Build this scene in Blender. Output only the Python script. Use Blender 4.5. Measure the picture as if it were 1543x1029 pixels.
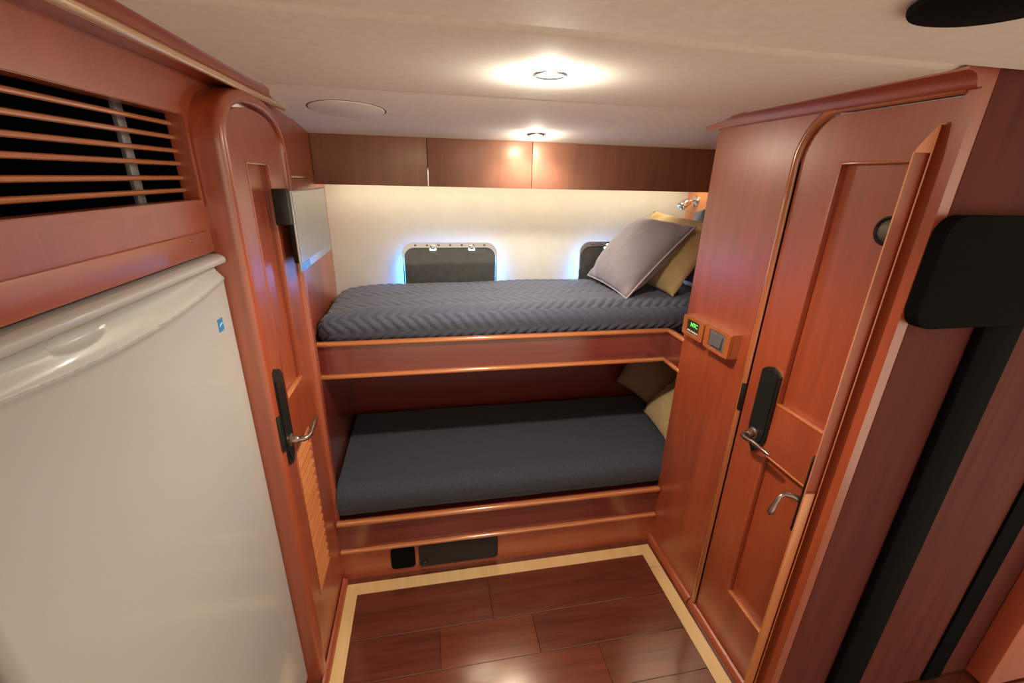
import bpy, bmesh, math, random
from math import sin, cos, pi, radians, sqrt
from mathutils import Vector, Matrix, noise
from mathutils.geometry import tessellate_polygon
random.seed(7)
for o in list(bpy.data.objects): bpy.data.objects.remove(o)
SC = bpy.context.scene
COL = SC.collection

# ------------------------------------------------------------------ camera
CAMZ = 1.7
def _rot(a, b, c):
    return (Matrix.Rotation(a, 3, 'Z') @ Matrix.Rotation(b, 3, 'X') @ Matrix.Rotation(c, 3, 'Y'))
_R = _rot(radians(-11.10843713), radians(-20.57210414), radians(-1.45724775))
_M = Matrix((_R.col[0], _R.col[2], -_R.col[1])).transposed()      # right, up, back
cam_d = bpy.data.cameras.new('camera')
cam_d.sensor_width = 36.0
cam_d.lens = 654.93 / 1543.0 * 36.0
cam_d.clip_start = 0.02
cam = bpy.data.objects.new('camera', cam_d)
cam.matrix_world = Matrix.Translation((0, 0, CAMZ)) @ _M.to_4x4()
COL.objects.link(cam)
SC.camera = cam

# ------------------------------------------------------------------ world, exposure
W = bpy.data.worlds.new('world'); SC.world = W; W.use_nodes = True
W.node_tree.nodes['Background'].inputs[0].default_value = (1.0, 0.84, 0.66, 1)
W.node_tree.nodes['Background'].inputs[1].default_value = 0.57
SC.view_settings.view_transform = 'Standard'
SC.view_settings.look = 'None'
SC.view_settings.gamma = 1.0
SC.view_settings.use_curve_mapping = False
SC.view_settings.exposure = 1.22

def lamp(name, kind, loc, energy, color, rot=(0, 0, 0), **kw):
    d = bpy.data.lights.new(name, kind); d.energy = energy; d.color = color
    for k, v in kw.items(): setattr(d, k, v)
    o = bpy.data.objects.new(name, d); o.location = loc; o.rotation_euler = rot
    COL.objects.link(o); return o
WARM = (1.0, 0.90, 0.76)
lamp('downlight_glow', 'POINT', (0.278, 1.06, 1.885), 1.7, WARM, shadow_soft_size=0.012)
lamp('downlight_beam', 'SPOT', (0.278, 1.06, 1.895), 26, WARM, spot_size=radians(150), spot_blend=0.8, shadow_soft_size=0.03)
lamp('downlight_glow', 'POINT', (0.462, 1.945, 1.842), 1.0, WARM, shadow_soft_size=0.012)
lamp('downlight_beam', 'SPOT', (0.462, 1.945, 1.850), 7, WARM, spot_size=radians(150), spot_blend=0.8, shadow_soft_size=0.03)
lamp('fill_light_glow', 'POINT', (0.10, -0.25, 1.80), 1.2, WARM, shadow_soft_size=0.06)  # unseen fill light added behind the camera for ceiling and near walls
lamp('cove_glow', 'AREA', (0.47, 2.135, 1.70), 1.35, (1.0, 0.87, 0.62), rot=(radians(8), 0, 0), shape='RECTANGLE', size=1.8, size_y=0.02)

# ------------------------------------------------------------------ materials
def new_mat(name):
    m = bpy.data.materials.new(name); m.use_nodes = True
    nt = m.node_tree; b = nt.nodes['Principled BSDF']
    return m, nt, b
def N(nt, t, **kw):
    n = nt.nodes.new(t)
    for k, v in kw.items():
        if k in n.inputs: n.inputs[k].default_value = v
        else: setattr(n, k, v)
    return n
def wood(name, c1, c2, axis='z', rough=0.40, coat=1.0, scale=1.0, bump=0.04):
    m, nt, b = new_mat(name)
    tc = N(nt, 'ShaderNodeNewGeometry')
    mp = N(nt, 'ShaderNodeMapping')
    s = {'z': (14, 14, 0.9), 'y': (14, 0.9, 14), 'x': (0.9, 14, 14)}[axis]
    mp.inputs['Scale'].default_value = [k * scale for k in s]
    nt.links.new(tc.outputs['Position'], mp.inputs['Vector'])
    n1 = N(nt, 'ShaderNodeTexNoise', Scale=1.6, Detail=7.0, Roughness=0.62, Distortion=0.7)
    n2 = N(nt, 'ShaderNodeTexNoise', Scale=9.0, Detail=5.0, Roughness=0.7)
    nt.links.new(mp.outputs[0], n1.inputs['Vector']); nt.links.new(mp.outputs[0], n2.inputs['Vector'])
    mx = N(nt, 'ShaderNodeMath', operation='MULTIPLY_ADD')
    mx.inputs[1].default_value = 0.45
    nt.links.new(n2.outputs[0], mx.inputs[0]); nt.links.new(n1.outputs[0], mx.inputs[2])
    r = N(nt, 'ShaderNodeValToRGB')
    r.color_ramp.elements[0].position = 0.45; r.color_ramp.elements[0].color = (*c1, 1)
    r.color_ramp.elements[1].position = 0.95; r.color_ramp.elements[1].color = (*c2, 1)
    nt.links.new(mx.outputs[0], r.inputs[0]); nt.links.new(r.outputs[0], b.inputs['Base Color'])
    b.inputs['Roughness'].default_value = rough
    b.inputs['Specular Tint'].default_value = (1.0, 0.80, 0.52, 1)
    b.inputs['Coat Weight'].default_value = coat
    b.inputs['Coat Roughness'].default_value = 0.34 if rough > 0.25 else 0.16
    b.inputs['Coat IOR'].default_value = 1.72
    b.inputs['Specular IOR Level'].default_value = 0.7
    bp = N(nt, 'ShaderNodeBump', Strength=bump, Distance=0.002)
    nt.links.new(mx.outputs[0], bp.inputs['Height']); nt.links.new(bp.outputs[0], b.inputs['Normal'])
    return m
def plain(name, c, rough=0.5, metal=0.0, coat=0.0, noise_amt=0.0, nscale=40.0, bump=0.0, sheen=0.0, emit=None, estr=0.0):
    m, nt, b = new_mat(name)
    b.inputs['Base Color'].default_value = (*c, 1)
    b.inputs['Roughness'].default_value = rough
    b.inputs['Metallic'].default_value = metal
    b.inputs['Coat Weight'].default_value = coat
    b.inputs['Sheen Weight'].default_value = sheen
    if noise_amt or bump:
        tc = N(nt, 'ShaderNodeNewGeometry')
        n1 = N(nt, 'ShaderNodeTexNoise', Scale=nscale, Detail=5.0, Roughness=0.65)
        nt.links.new(tc.outputs['Position'], n1.inputs['Vector'])
        if noise_amt:
            r = N(nt, 'ShaderNodeValToRGB')
            lo = [max(0, k * (1 - noise_amt)) for k in c]; hi = [min(1, k * (1 + noise_amt)) for k in c]
            r.color_ramp.elements[0].position = 0.3; r.color_ramp.elements[0].color = (*lo, 1)
            r.color_ramp.elements[1].position = 0.7; r.color_ramp.elements[1].color = (*hi, 1)
            nt.links.new(n1.outputs[0], r.inputs[0]); nt.links.new(r.outputs[0], b.inputs['Base Color'])
        if bump:
            bp = N(nt, 'ShaderNodeBump', Strength=bump, Distance=0.002)
            nt.links.new(n1.outputs[0], bp.inputs['Height']); nt.links.new(bp.outputs[0], b.inputs['Normal'])
    if emit:
        b.inputs['Emission Color'].default_value = (*emit, 1); b.inputs['Emission Strength'].default_value = estr
    return m
MAH_V = wood('mahogany_upright', (0.245, 0.036, 0.0105), (0.375, 0.068, 0.020), 'z')
MAH_X = wood('mahogany_across', (0.245, 0.036, 0.0105), (0.375, 0.068, 0.020), 'x')
MAH_Y = wood('mahogany_lengthwise', (0.245, 0.036, 0.0105), (0.375, 0.068, 0.020), 'y')
RED_X = wood('dark_red_mahogany', (0.115, 0.019, 0.015), (0.18, 0.032, 0.024), 'x', rough=0.25)
BROWN_X = wood('brown_mahogany', (0.19, 0.075, 0.048), (0.29, 0.115, 0.072), 'z', rough=0.45, coat=0.2)
SHADE_V = wood('shaded_mahogany', (0.085, 0.020, 0.016), (0.135, 0.034, 0.026), 'z', rough=0.7, coat=0.0)  # mahogany with the shade of the unlit side put into its colour
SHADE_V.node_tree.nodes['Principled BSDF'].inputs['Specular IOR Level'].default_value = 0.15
TRIM_X = wood('honey_trim_across', (0.40, 0.12, 0.035), (0.52, 0.18, 0.06), 'x', rough=0.25)
TRIM_Y = wood('honey_trim_lengthwise', (0.40, 0.12, 0.035), (0.52, 0.18, 0.06), 'y', rough=0.25)
TRIM_V = wood('honey_trim_upright', (0.30, 0.075, 0.020), (0.40, 0.115, 0.034), 'z', rough=0.25)
PALE_Y = wood('bead_glint_wood', (0.50, 0.33, 0.17), (0.62, 0.43, 0.25), 'y', rough=0.2)  # pale tone stands for lamplight glinting off the bead
ORANGE_V = wood('lit_orange_wood', (0.55, 0.17, 0.045), (0.70, 0.25, 0.075), 'z', rough=0.4)  # wood colour brightened to stand for light falling on it
INLAY = wood('pale_maple_inlay', (0.62, 0.40, 0.16), (0.76, 0.53, 0.25), 'y', rough=0.3)
FL = [wood('floor_wood', (0.065, 0.014, 0.008), (0.14, 0.034, 0.018), 'x', rough=0.2, coat=0.6),
      wood('floor_wood_red', (0.09, 0.018, 0.009), (0.18, 0.042, 0.02), 'x', rough=0.2, coat=0.6),
      wood('floor_wood_brown', (0.075, 0.02, 0.010), (0.155, 0.048, 0.024), 'x', rough=0.2, coat=0.6)]
FLOOR_EDGE = wood('floor_margin', (0.075, 0.016, 0.008), (0.13, 0.03, 0.014), 'y', rough=0.25)
CEIL = plain('ceiling_vinyl', (0.91, 0.87, 0.76), rough=0.75, noise_amt=0.04, nscale=60, bump=0.05)
CREAM = plain('cream_vinyl', (0.66, 0.63, 0.54), rough=0.5, noise_amt=0.04, nscale=8, bump=0.03)
WHITE = plain('fridge_enamel', (0.42, 0.415, 0.385), rough=0.22, coat=0.3, noise_amt=0.015, nscale=300, bump=0.01)
BLACK = plain('dark_void', (0.004, 0.004, 0.004), rough=0.9)  # black colour carries the shade inside the vent and niche
BLACK.node_tree.nodes['Principled BSDF'].inputs['Specular IOR Level'].default_value = 0.05
BLACKM = plain('black_lock_metal', (0.016, 0.016, 0.014), rough=0.38, metal=0.3, noise_amt=0.3, nscale=120, bump=0.1)
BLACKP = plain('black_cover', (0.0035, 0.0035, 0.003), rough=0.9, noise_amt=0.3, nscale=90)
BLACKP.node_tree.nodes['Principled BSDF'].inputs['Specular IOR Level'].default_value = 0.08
BRONZE = plain('antique_bronze', (0.26, 0.19, 0.15), rough=0.26, metal=0.9, noise_amt=0.3, nscale=60)
BLACKG = plain('dark_brown_plate', (0.010, 0.007, 0.005), rough=0.6, noise_amt=0.3, nscale=20)
KNOBG = plain('olive_grey_metal', (0.12, 0.11, 0.08), rough=0.45, metal=0.2)
STEEL = plain('brushed_steel', (0.72, 0.70, 0.66), rough=0.22, metal=1.0)
CHROME = plain('chrome', (0.50, 0.49, 0.48), rough=0.12, metal=1.0)
SILVER = plain('silver_plastic', (0.52, 0.52, 0.50), rough=0.3, metal=0.4)
SCREEN = plain('screen_reflection_grey', (0.24, 0.24, 0.23), rough=0.22, coat=0.5)  # grey base stands for the cream wall reflected in a dark screen
PORTC = plain('smoked_acrylic', (0.060, 0.060, 0.054), rough=0.12, coat=0.4, noise_amt=0.2, nscale=30)
GREYB = plain('grey_bracket', (0.30, 0.29, 0.28), rough=0.4, metal=0.3, noise_amt=0.25, nscale=50)
NAVYQ = plain('navy_quilt', (0.062, 0.070, 0.100), rough=0.8, sheen=0.15, noise_amt=0.25, nscale=120, bump=0.25)
NAVYF = plain('navy_black_fleece', (0.030, 0.036, 0.047), rough=0.9, sheen=0.12, noise_amt=0.35, nscale=150, bump=0.5)
PURPLE = plain('grey_purple_linen', (0.20, 0.168, 0.182), rough=0.85, sheen=0.3, noise_amt=0.12, nscale=200, bump=0.25)
PIPING = plain('pale_piping', (0.34, 0.28, 0.30), rough=0.8)
TAN = plain('tan_linen', (0.46, 0.32, 0.14), rough=0.85, sheen=0.2, noise_amt=0.12, nscale=150, bump=0.3)
BROWNC = plain('brown_cushion_cloth', (0.22, 0.125, 0.07), rough=0.9, noise_amt=0.15, nscale=150, bump=0.3)
NAVYP = plain('navy_pillow_cloth', (0.055, 0.07, 0.12), rough=0.8, sheen=0.3, noise_amt=0.15, nscale=150, bump=0.2)
LENS = plain('lit_lens', (1, 1, 1), emit=(1.0, 0.88, 0.66), estr=14)
LEDS = plain('lit_led_strip', (1, 1, 1), emit=(1.0, 0.85, 0.55), estr=2.0)
DAY = plain('daylight_pane', (0.4, 0.7, 1.0), emit=(0.03, 0.30, 1.0), estr=11)
DAYW = plain('daylight_gap_light', (0.9, 0.95, 1.0), emit=(0.75, 0.9, 1.0), estr=5)
GREEN = plain('lit_green_digits', (0.1, 0.6, 0.1), emit=(0.12, 0.9, 0.12), estr=0.9)
LABELW = plain('pale_print', (0.7, 0.68, 0.6), rough=0.5)
DISPLAY = plain('display_glass', (0.02, 0.025, 0.015), rough=0.25)
BLUE = plain('blue_sticker_print', (0.03, 0.20, 0.42), rough=0.4)
LBLUE = plain('pale_blue_print', (0.30, 0.62, 0.80), rough=0.4)
BLUETRIM = plain('blue_tv_trim', (0.10, 0.34, 0.90), rough=0.3)  # plain blue colour of the bezel end

# ------------------------------------------------------------------ mesh helpers
ORG = {}
def empty(name, loc):
    o = bpy.data.objects.new(name, None); COL.objects.link(o)
    o.empty_display_size = 0.05
    o.location = loc; ORG[o.name] = Vector(loc); return o
def tag(o, label, cat=None, group=None, kind=None):
    if label: o['label'] = label
    if cat: o['category'] = cat
    if group: o['group'] = group
    if kind: o['kind'] = kind
    return o
class MB:
    def __init__(s): s.v = []; s.f = []; s.sm = []
    def add(s, vs, fs, smooth=False):
        k = len(s.v); s.v += [tuple(p) for p in vs]
        s.f += [tuple(i + k for i in f) for f in fs]; s.sm += [smooth] * len(fs); return s
    def bm(s, bm, smooth=False):
        bm.verts.ensure_lookup_table(); bm.verts.index_update()
        s.add([v.co.copy() for v in bm.verts], [[v.index for v in f.verts] for f in bm.faces], smooth); bm.free(); return s
    def box(s, a, b, bev=0.0, seg=2, smooth=False):
        x0, y0, z0 = [min(p, q) for p, q in zip(a, b)]; x1, y1, z1 = [max(p, q) for p, q in zip(a, b)]
        m = bmesh.new(); bmesh.ops.create_cube(m, size=1)
        for v in m.verts:
            v.co = ((x0 + x1) / 2 + v.co.x * (x1 - x0), (y0 + y1) / 2 + v.co.y * (y1 - y0), (z0 + z1) / 2 + v.co.z * (z1 - z0))
        if bev: bmesh.ops.bevel(m, geom=list(m.edges), offset=bev, segments=seg, affect='EDGES', profile=0.5, clamp_overlap=True)
        return s.bm(m, smooth)
    def prism(s, outer, holes, to3, t0, t1, smooth=False):
        """2-D outline with holes, extruded from t0 to t1; to3(u, v, t) -> point"""
        loops = [outer] + list(holes)
        flat = [p for l in loops for p in l]
        tris = tessellate_polygon([[Vector((p[0], p[1], 0)) for p in l] for l in loops])
        n = len(flat)
        vs = [to3(p[0], p[1], t0) for p in flat] + [to3(p[0], p[1], t1) for p in flat]
        fs = []
        for t in tris: fs += [tuple(t), tuple(i + n for i in reversed(t))]
        k = 0
        for l in loops:
            m = len(l)
            for i in range(m):
                j = (i + 1) % m; fs.append((k + i, k + j, k + j + n, k + i + n))
            k += m
        return s.add(vs, fs, smooth)
    def tube(s, pts, rad, seg=10, closed=False, smooth=True):
        pts = [Vector(p) for p in pts]; n = len(pts)
        rads = rad if isinstance(rad, (list, tuple)) else [rad] * n
        vs = []; up = Vector((0, 0, 1)); prev = None
        for i, p in enumerate(pts):
            if closed: d = pts[(i + 1) % n] - pts[i - 1]
            else: d = pts[min(i + 1, n - 1)] - pts[max(i - 1, 0)]
            d.normalize()
            a = prev if prev is not None else (up.cross(d) if abs(d.z) < 0.95 else Vector((1, 0, 0)).cross(d))
            a = (a - d * a.dot(d)).normalized(); prev = a; b = d.cross(a)
            for k in range(seg):
                t = 2 * pi * k / seg
                vs.append(p + (a * cos(t) + b * sin(t)) * rads[i])
        fs = []
        for i in range(n if closed else n - 1):
            j = (i + 1) % n
            for k in range(seg):
                l = (k + 1) % seg; fs.append((i * seg + k, i * seg + l, j * seg + l, j * seg + k))
        if not closed:
            fs.append(tuple(reversed(range(seg)))); fs.append(tuple((n - 1) * seg + k for k in range(seg)))
        return s.add(vs, fs, smooth)
    def sweep(s, path, prof, closed=False, smooth=True, caps=True):
        """path: list of (point, side vector, out vector); prof: closed list of (side, out)"""
        m = len(prof); vs = []; fs = []
        for p, a, b in path:
            for u, w in prof: vs.append(Vector(p) + Vector(a) * u + Vector(b) * w)
        n = len(path)
        for i in range(n if closed else n - 1):
            j = (i + 1) % n
            for k in range(m):
                l = (k + 1) % m; fs.append((i * m + k, i * m + l, j * m + l, j * m + k))
        if caps and not closed:
            fs.append(tuple(reversed(range(m)))); fs.append(tuple((n - 1) * m + k for k in range(m)))
        return s.add(vs, fs, smooth)
    def grid(s, f, nu, nv, smooth=True):
        vs = [f(i / nu, j / nv) for j in range(nv + 1) for i in range(nu + 1)]
        fs = [(j * (nu + 1) + i, j * (nu + 1) + i + 1, (j + 1) * (nu + 1) + i + 1, (j + 1) * (nu + 1) + i) for j in range(nv) for i in range(nu)]
        return s.add(vs, fs, smooth)
    def lathe(s, prof, c, axis=(0, 0, 1), seg=28, smooth=True):
        """prof: (radius, height) along axis from c"""
        ax = Vector(axis).normalized(); a = ax.orthogonal().normalized(); b = ax.cross(a); c = Vector(c)
        vs = []; m = len(prof)
        for k in range(seg):
            t = 2 * pi * k / seg
            for r, h in prof: vs.append(c + ax * h + (a * cos(t) + b * sin(t)) * r)
        fs = []
        for k in range(seg):
            l = (k + 1) % seg
            for i in range(m - 1): fs.append((k * m + i, l * m + i, l * m + i + 1, k * m + i + 1))
        return s.add(vs, fs, smooth)
    def build(s, name, mat, parent=None, label=None, auto=35):
        org = Vector((0, 0, 0))
        if parent is not None: org = ORG[parent.name]
        me = bpy.data.meshes.new(name)
        me.from_pydata([tuple(Vector(p) - org) for p in s.v], [], s.f)
        bm = bmesh.new(); bm.from_mesh(me)
        bmesh.ops.remove_doubles(bm, verts=list(bm.verts), dist=1e-6)
        bmesh.ops.recalc_face_normals(bm, faces=list(bm.faces))
        for f in bm.faces: f.smooth = True
        a = radians(auto)
        for e in bm.edges:
            if len(e.link_faces) == 2: e.smooth = e.calc_face_angle(0) < a
        bm.to_mesh(me); bm.free()
        me.materials.append(mat)
        o = bpy.data.objects.new(name, me); COL.objects.link(o)
        if parent is not None: o.parent = parent
        ORG[o.name] = org
        if label: o['label'] = label
        return o
def structure(o, label, cat): return tag(o, label, cat, None, 'structure')
def YZ(u, v, t): return (t, u, v)          # outlines drawn in the y-z plane
def XZ(u, v, t): return (u, t, v)
def XY(u, v, t): return (u, v, t)
def rect(a0, a1, b0, b1): return [(a0, b0), (a1, b0), (a1, b1), (a0, b1)]
def rrect(a0, a1, b0, b1, r, n=6):
    P = []
    for cx, cy, t0 in ((a1 - r, b0 + r, -90), (a1 - r, b1 - r, 0), (a0 + r, b1 - r, 90), (a0 + r, b0 + r, 180)):
        for i in range(n + 1):
            t = radians(t0 + 90 * i / n); P.append((cx + r * cos(t), cy + r * sin(t)))
    return P

XL, XR = -0.432, 1.05
YB = 2.27                 # back (hull) wall
XA, XBR = -0.462, 1.40    # bunk alcove left / right walls

# ------------------------------------------------------------------ floor
fl = empty('floor', (0.3, 1.0, 0)); structure(fl, 'dark glossy plank floor framed by a pale wooden inlay band', 'floor')
MB().box((-0.6, -1.2, -0.06), (2.5, 1.6, -0.012)).build('subfloor', FLOOR_EDGE, fl)
rows = [1.465, 1.258, 1.095, 0.935, 0.775, 0.615, 0.455, 0.295]
X0, X1 = -0.365, 0.963
joints = {0: [0.50], 1: [0.02], 2: [0.59], 3: [0.137], 4: [0.7], 5: [0.3], 6: [0.6]}
tone = {(0, 0): 0, (0, 1): 0, (1, 0): 0, (1, 1): 1, (2, 0): 1, (2, 1): 2, (3, 0): 0, (3, 1): 2, (4, 0): 1, (4, 1): 0}
joints[0] = [0.20]; joints[1] = [-0.02, 0.36]
tone[(0, 0)] = 0; tone[(0, 1)] = 0; tone[(1, 0)] = 0; tone[(1, 1)] = 1; tone[(1, 2)] = 0
for i in range(len(rows) - 1):
    xs = [X0] + joints[i] + [X1]
    for k in range(len(xs) - 1):
        MB().box((xs[k] + 0.0006, rows[i + 1] + 0.0007, -0.012), (xs[k + 1] - 0.0006, rows[i] - 0.0007, 0.0), 0.0012, 1).build(
            'floor_plank', FL[tone.get((i, k), (i + k) % 3)], fl)
MB().prism([(X0 - 0.058, 1.522), (1.018, 1.522), (X1, 1.465), (X0, 1.465)], [], XY, -0.012, 0.0006).build('inlay_strip', INLAY, fl)
MB().prism([(X0 - 0.058, 1.522), (X0, 1.465), (X0, 0.1), (X0 - 0.058, 0.1)], [], XY, -0.012, 0.0006).build('inlay_strip', INLAY, fl)
MB().prism([(1.018, 1.522), (X1, 1.465), (X1, 1.39), (1.018, 1.39)], [], XY, -0.012, 0.0006).build('inlay_strip', INLAY, fl)
MB().prism([(1.018, 1.388), (X1, 1.388), (X1, 0.1), (1.018, 0.1)], [], XY, -0.012, 0.0006).build('inlay_strip', INLAY, fl)
MB().box((X0 - 0.10, 1.523, -0.012), (1.06, 1.56, 0)).build('margin_strip', FLOOR_EDGE, fl)
MB().box((X0 - 0.10, 0.1, -0.012), (X0 - 0.059, 1.522, 0)).build('margin_strip', FLOOR_EDGE, fl)
MB().box((1.019, 0.1, -0.012), (1.06, 1.522, 0)).build('margin_strip', FLOOR_EDGE, fl)

# ------------------------------------------------------------------ ceiling
ce = empty('ceiling', (0.4, 1.0, 1.915)); structure(ce, 'beige vinyl ceiling of wide panels with lapped seams', 'ceiling')
def cpanel(y0, z0, y1, z1, xa, xb, near=0.004, dep=0.004, lip=0):
    prof = [(y0, z0 + 0.035), (y0, z0 + dep)] + [(y0 + near * t, z0 + dep * (1 - t) ** 1.6) for t in (0.2, 0.4, 0.6, 0.8)] + [(y0 + near, z0)]
    if lip: prof += [(y1 - 0.05, z1 + 0.012), (y1 - 0.03, z1 + 0.008), (y1 - 0.014, z1 + 0.006), (y1, z1 + 0.014), (y1, z1 + 0.04)]
    else: prof += [(y1 - 0.002, z1), (y1, z1 + 0.003), (y1, z1 + 0.035)]
    return MB().prism(prof, [], lambda u, v, t: (t, u, v), xa, xb).build('ceiling_panel', CEIL, ce, auto=50)
cpanel(-1.2, 1.911, 0.746, 1.911, -0.49, 2.5)
cpanel(0.748, 1.914, 1.366, 1.9120, -0.49, 1.5, near=0.05, dep=0.026)
cpanel(1.3685, 1.9160, 1.838, 1.880, -0.49, 1.5, near=0.012, dep=0.006)
cpanel(1.8405, 1.884, 2.10, 1.848, -0.49, 1.5, near=0.010, lip=1)
# ------------------------------------------------------------------ hull wall with two portholes
PORTS = [(-0.132, 0.352, 1.06, 1.392), (0.792, 1.276, 1.06, 1.396)]
wb = MB().prism(rect(-0.5, 1.45, 0.0, 1.95), [list(reversed(rrect(p[0] + 0.03, p[1] - 0.03, p[2] + 0.03, p[3] - 0.03, 0.06))) for p in PORTS], XZ, YB, YB + 0.04).build('wall_back', CREAM)
structure(wb, 'cream vinyl hull wall behind the upper bunk', 'wall')
for n, (a0, a1, b0, b1) in enumerate(PORTS):
    w = empty('window_%d' % (n + 1), ((a0 + a1) / 2, YB, b0))
    structure(w, ['whole dark porthole cover in the middle of the cream wall', 'dark porthole half hidden by the purple pillow'][n], 'window')
    MB().prism(rrect(a0 + 0.001, a1 - 0.001, b0 + 0.003, b1 - 0.075, 0.03), [], XZ, YB - 0.0275, YB - 0.0006).build('daylight_pane', DAY, w, label='bright blue daylight edge')
    fr = MB().prism(rrect(a0 + 0.004, a1 - 0.004, b0 + 0.004, b1 - 0.002, 0.055), [list(reversed(rrect(a0 + 0.012, a1 - 0.012, b0 + 0.012, b1 - 0.026, 0.05)))], XZ, YB - 0.038, YB - 0.028).build('window_frame', CHROME, w, label='polished chrome rim')
    for k in range(7):
        x = a0 + 0.07 + k * (a1 - a0 - 0.14) / 6
        MB().lathe([(0, 0.004), (0.0035, 0.0035), (0.006, 0)], (x, YB - 0.038, b1 - 0.013), (0, -1, 0), 10).build('screw', BRONZE, fr)
    MB().prism(rrect(a0 + 0.0125, a1 - 0.0125, b0 + 0.0125, b1 - 0.0265, 0.05), [], XZ, YB - 0.034, YB - 0.028).build('window_cover', PORTC, w, label='smoky black glossy cover')
    MB().prism(rrect(a0 + 0.035, a1 - 0.035, b0 + 0.03, b1 - 0.062, 0.05), [], XZ, YB - 0.037, YB - 0.0335).build('cover_panel', PORTC, w)
    for x in (a0 + 0.155, a1 - 0.135):
        MB().prism(rrect(x - 0.016, x + 0.016, b1 - 0.040, b1 - 0.029, 0.005), [], XZ, YB - 0.0385, YB - 0.034).build('daylight_gap', DAYW, w, label='white daylight gap')
        c = MB().lathe([(0.0, 0.012), (0.008, 0.011), (0.013, 0.006), (0.013, 0)], (x, YB - 0.0385, b1 - 0.022), (0, -1, 0), 16).build('latch', CHROME, w)

# ------------------------------------------------------------------ bunk alcove side walls
wl = MB().box((XA - 0.03, 1.6, 0.0), (XA, YB, 1.93)).build('wall_bunk_left', MAH_V)
structure(wl, 'brown wood side wall at the left end of the bunks', 'wall')
# inset locker door behind the television
MB().box((XA, 1.62, 1.10), (XA + 0.008, 1.972, 1.682), 0.002).build('locker_panel', MAH_V, wl)
MB().box((XA, 1.60, 1.684), (XA + 0.014, 1.985, 1.694), 0.003).build('locker_cap', TRIM_Y, wl)
wr = MB().box((XBR, 1.57, 0.0), (XBR + 0.03, YB, 1.93)).build('wall_bunk_right', ORANGE_V)  # bulkhead colour brightened for the strip light falling on it
structure(wr, 'orange lit wood bulkhead at the right end of the upper bunk', 'wall')

# ------------------------------------------------------------------ left wall (fridge side)
def arch_left(a, b, zb, n=40, yc=1.3675, zs=1.752, e=2.35, z0=0.0):
    P = [(yc - a, z0)]
    for i in range(n + 1):
        t = pi - pi * i / n
        c, s_ = cos(t), sin(t)
        P.append((yc + a * math.copysign(abs(c) ** (2 / e), c), zs + b * abs(s_) ** (2 / e)))
    P.append((yc + a, z0)); return P
door_out = arch_left(0.212, 0.098, 0, z0=0.02)
# the fridge wall lies a little deeper than the thick arched door frame
XF = -0.488; K = XF / XL
def ky(y): return y * K
def kz(z): return CAMZ + (z - CAMZ) * K
o = MB()
o.prism(rect(-0.9, 1.64, 0.0, 1.93), [list(reversed(rect(ky(0.362), ky(0.9995), 0.002, kz(1.5462)))), list(reversed(rect(-0.1, ky(0.982), kz(1.647), kz(1.794)))), list(reversed(arch_left(0.23, 0.12, 0, z0=0.001)))], YZ, XF - 0.03, XF)
wL = o.build('wall_left', MAH_V); structure(wL, 'mahogany wall on the left holding the fridge, vent and arched door', 'wall')
fb = MB().box((XF, -0.2, kz(1.5465)), (XF + 0.006, ky(0.978), kz(1.589)), 0.0015).build('fascia_board', MAH_Y, wL)
MB().lathe([(0, 0.002), (0.003, 0.0015), (0.0045, 0)], (XF + 0.006, ky(0.905), kz(1.578)), (1, 0, 0), 10).build('screw', BRONZE, fb)
MB().prism(rect(-0.2, ky(0.992), kz(1.634), kz(1.806)), [list(reversed(rect(-0.19, ky(0.982), kz(1.646), kz(1.795))))], YZ, XF, XF + 0.003).build('vent_rim', MAH_Y, wL)
MB().box((XF - 0.7, -0.5, 0.0), (XF - 0.68, 1.6, 1.93)).build('niche_back', BLACK, wL)
MB().box((XF - 0.7, -0.5, kz(1.60)), (XF - 0.03, 1.15, kz(1.606))).build('niche_shelf', BLACK, wL)
MB().box((XF - 0.7, 1.14, 0), (XF - 0.03, 1.15, 1.93)).build('niche_side', BLACK, wL)
MB().box((XF - 0.7, -0.51, 0), (XF - 0.03, -0.5, 1.93)).build('niche_side', BLACK, wL)  # unseen end panel added to keep world light out of the niche
MB().box((XF - 0.7, -0.5, 1.92), (XF - 0.001, 1.15, 1.93)).build('niche_top', BLACK, wL)  # unseen lid added to keep world light out of the niche
MB().box((XF - 0.02, 1.137, 0.0), (XL - 0.032, 1.15, 1.75)).build('frame_lining', MAH_V, wL)

# door_1: arched door with an inset panel above and louvres below
d1 = empty('door_1', (XL, 1.367, 0.02)); structure(d1, 'narrow arched mahogany door beside the fridge with louvred lower panel', 'door')
UP = (1.268, 1.430, 1.061, 1.720); LO = (1.258, 1.414, 0.277, 0.872)
MB().prism(door_out, [list(reversed(rect(*UP))), list(reversed(rect(*LO)))], YZ, XL - 0.034, XL - 0.004).build('door_leaf', MAH_V, d1)
MB().box((XL - 0.030, UP[0] - 0.01, UP[2] - 0.01), (XL - 0.020, UP[1] + 0.01, UP[3] + 0.01)).build('door_panel', MAH_V, d1)
def bead_rect(x, r, y0, y1, z0, z1): return MB().tube([(x, y0, z0), (x, y1, z0), (x, y1, z1), (x, y0, z1)], r, 8, True)
def bead(name, parent, x, y0, y1, z0, z1, w, s, mats):
    """four mitred beads round an opening; s = -1/+1 side the bead faces"""
    t = 0.004 * s
    for a, b, c, d, m in ((y0, y1, z0, z0 + w, mats[0]), (y0, y1, z1 - w, z1, mats[0]), (y0, y0 + w, z0, z1, mats[1]), (y1 - w, y1, z0, z1, mats[1])):
        MB().box((x - 0.014 * s, a, c), (x + t * 0.6, b, d), 0.002, 2).build(name, m, parent)
bead('panel_bead', d1, XL - 0.004, UP[0] - 0.004, UP[1] + 0.004, UP[2] - 0.004, UP[3] + 0.004, 0.006, 1, (TRIM_Y, MAH_V))
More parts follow.
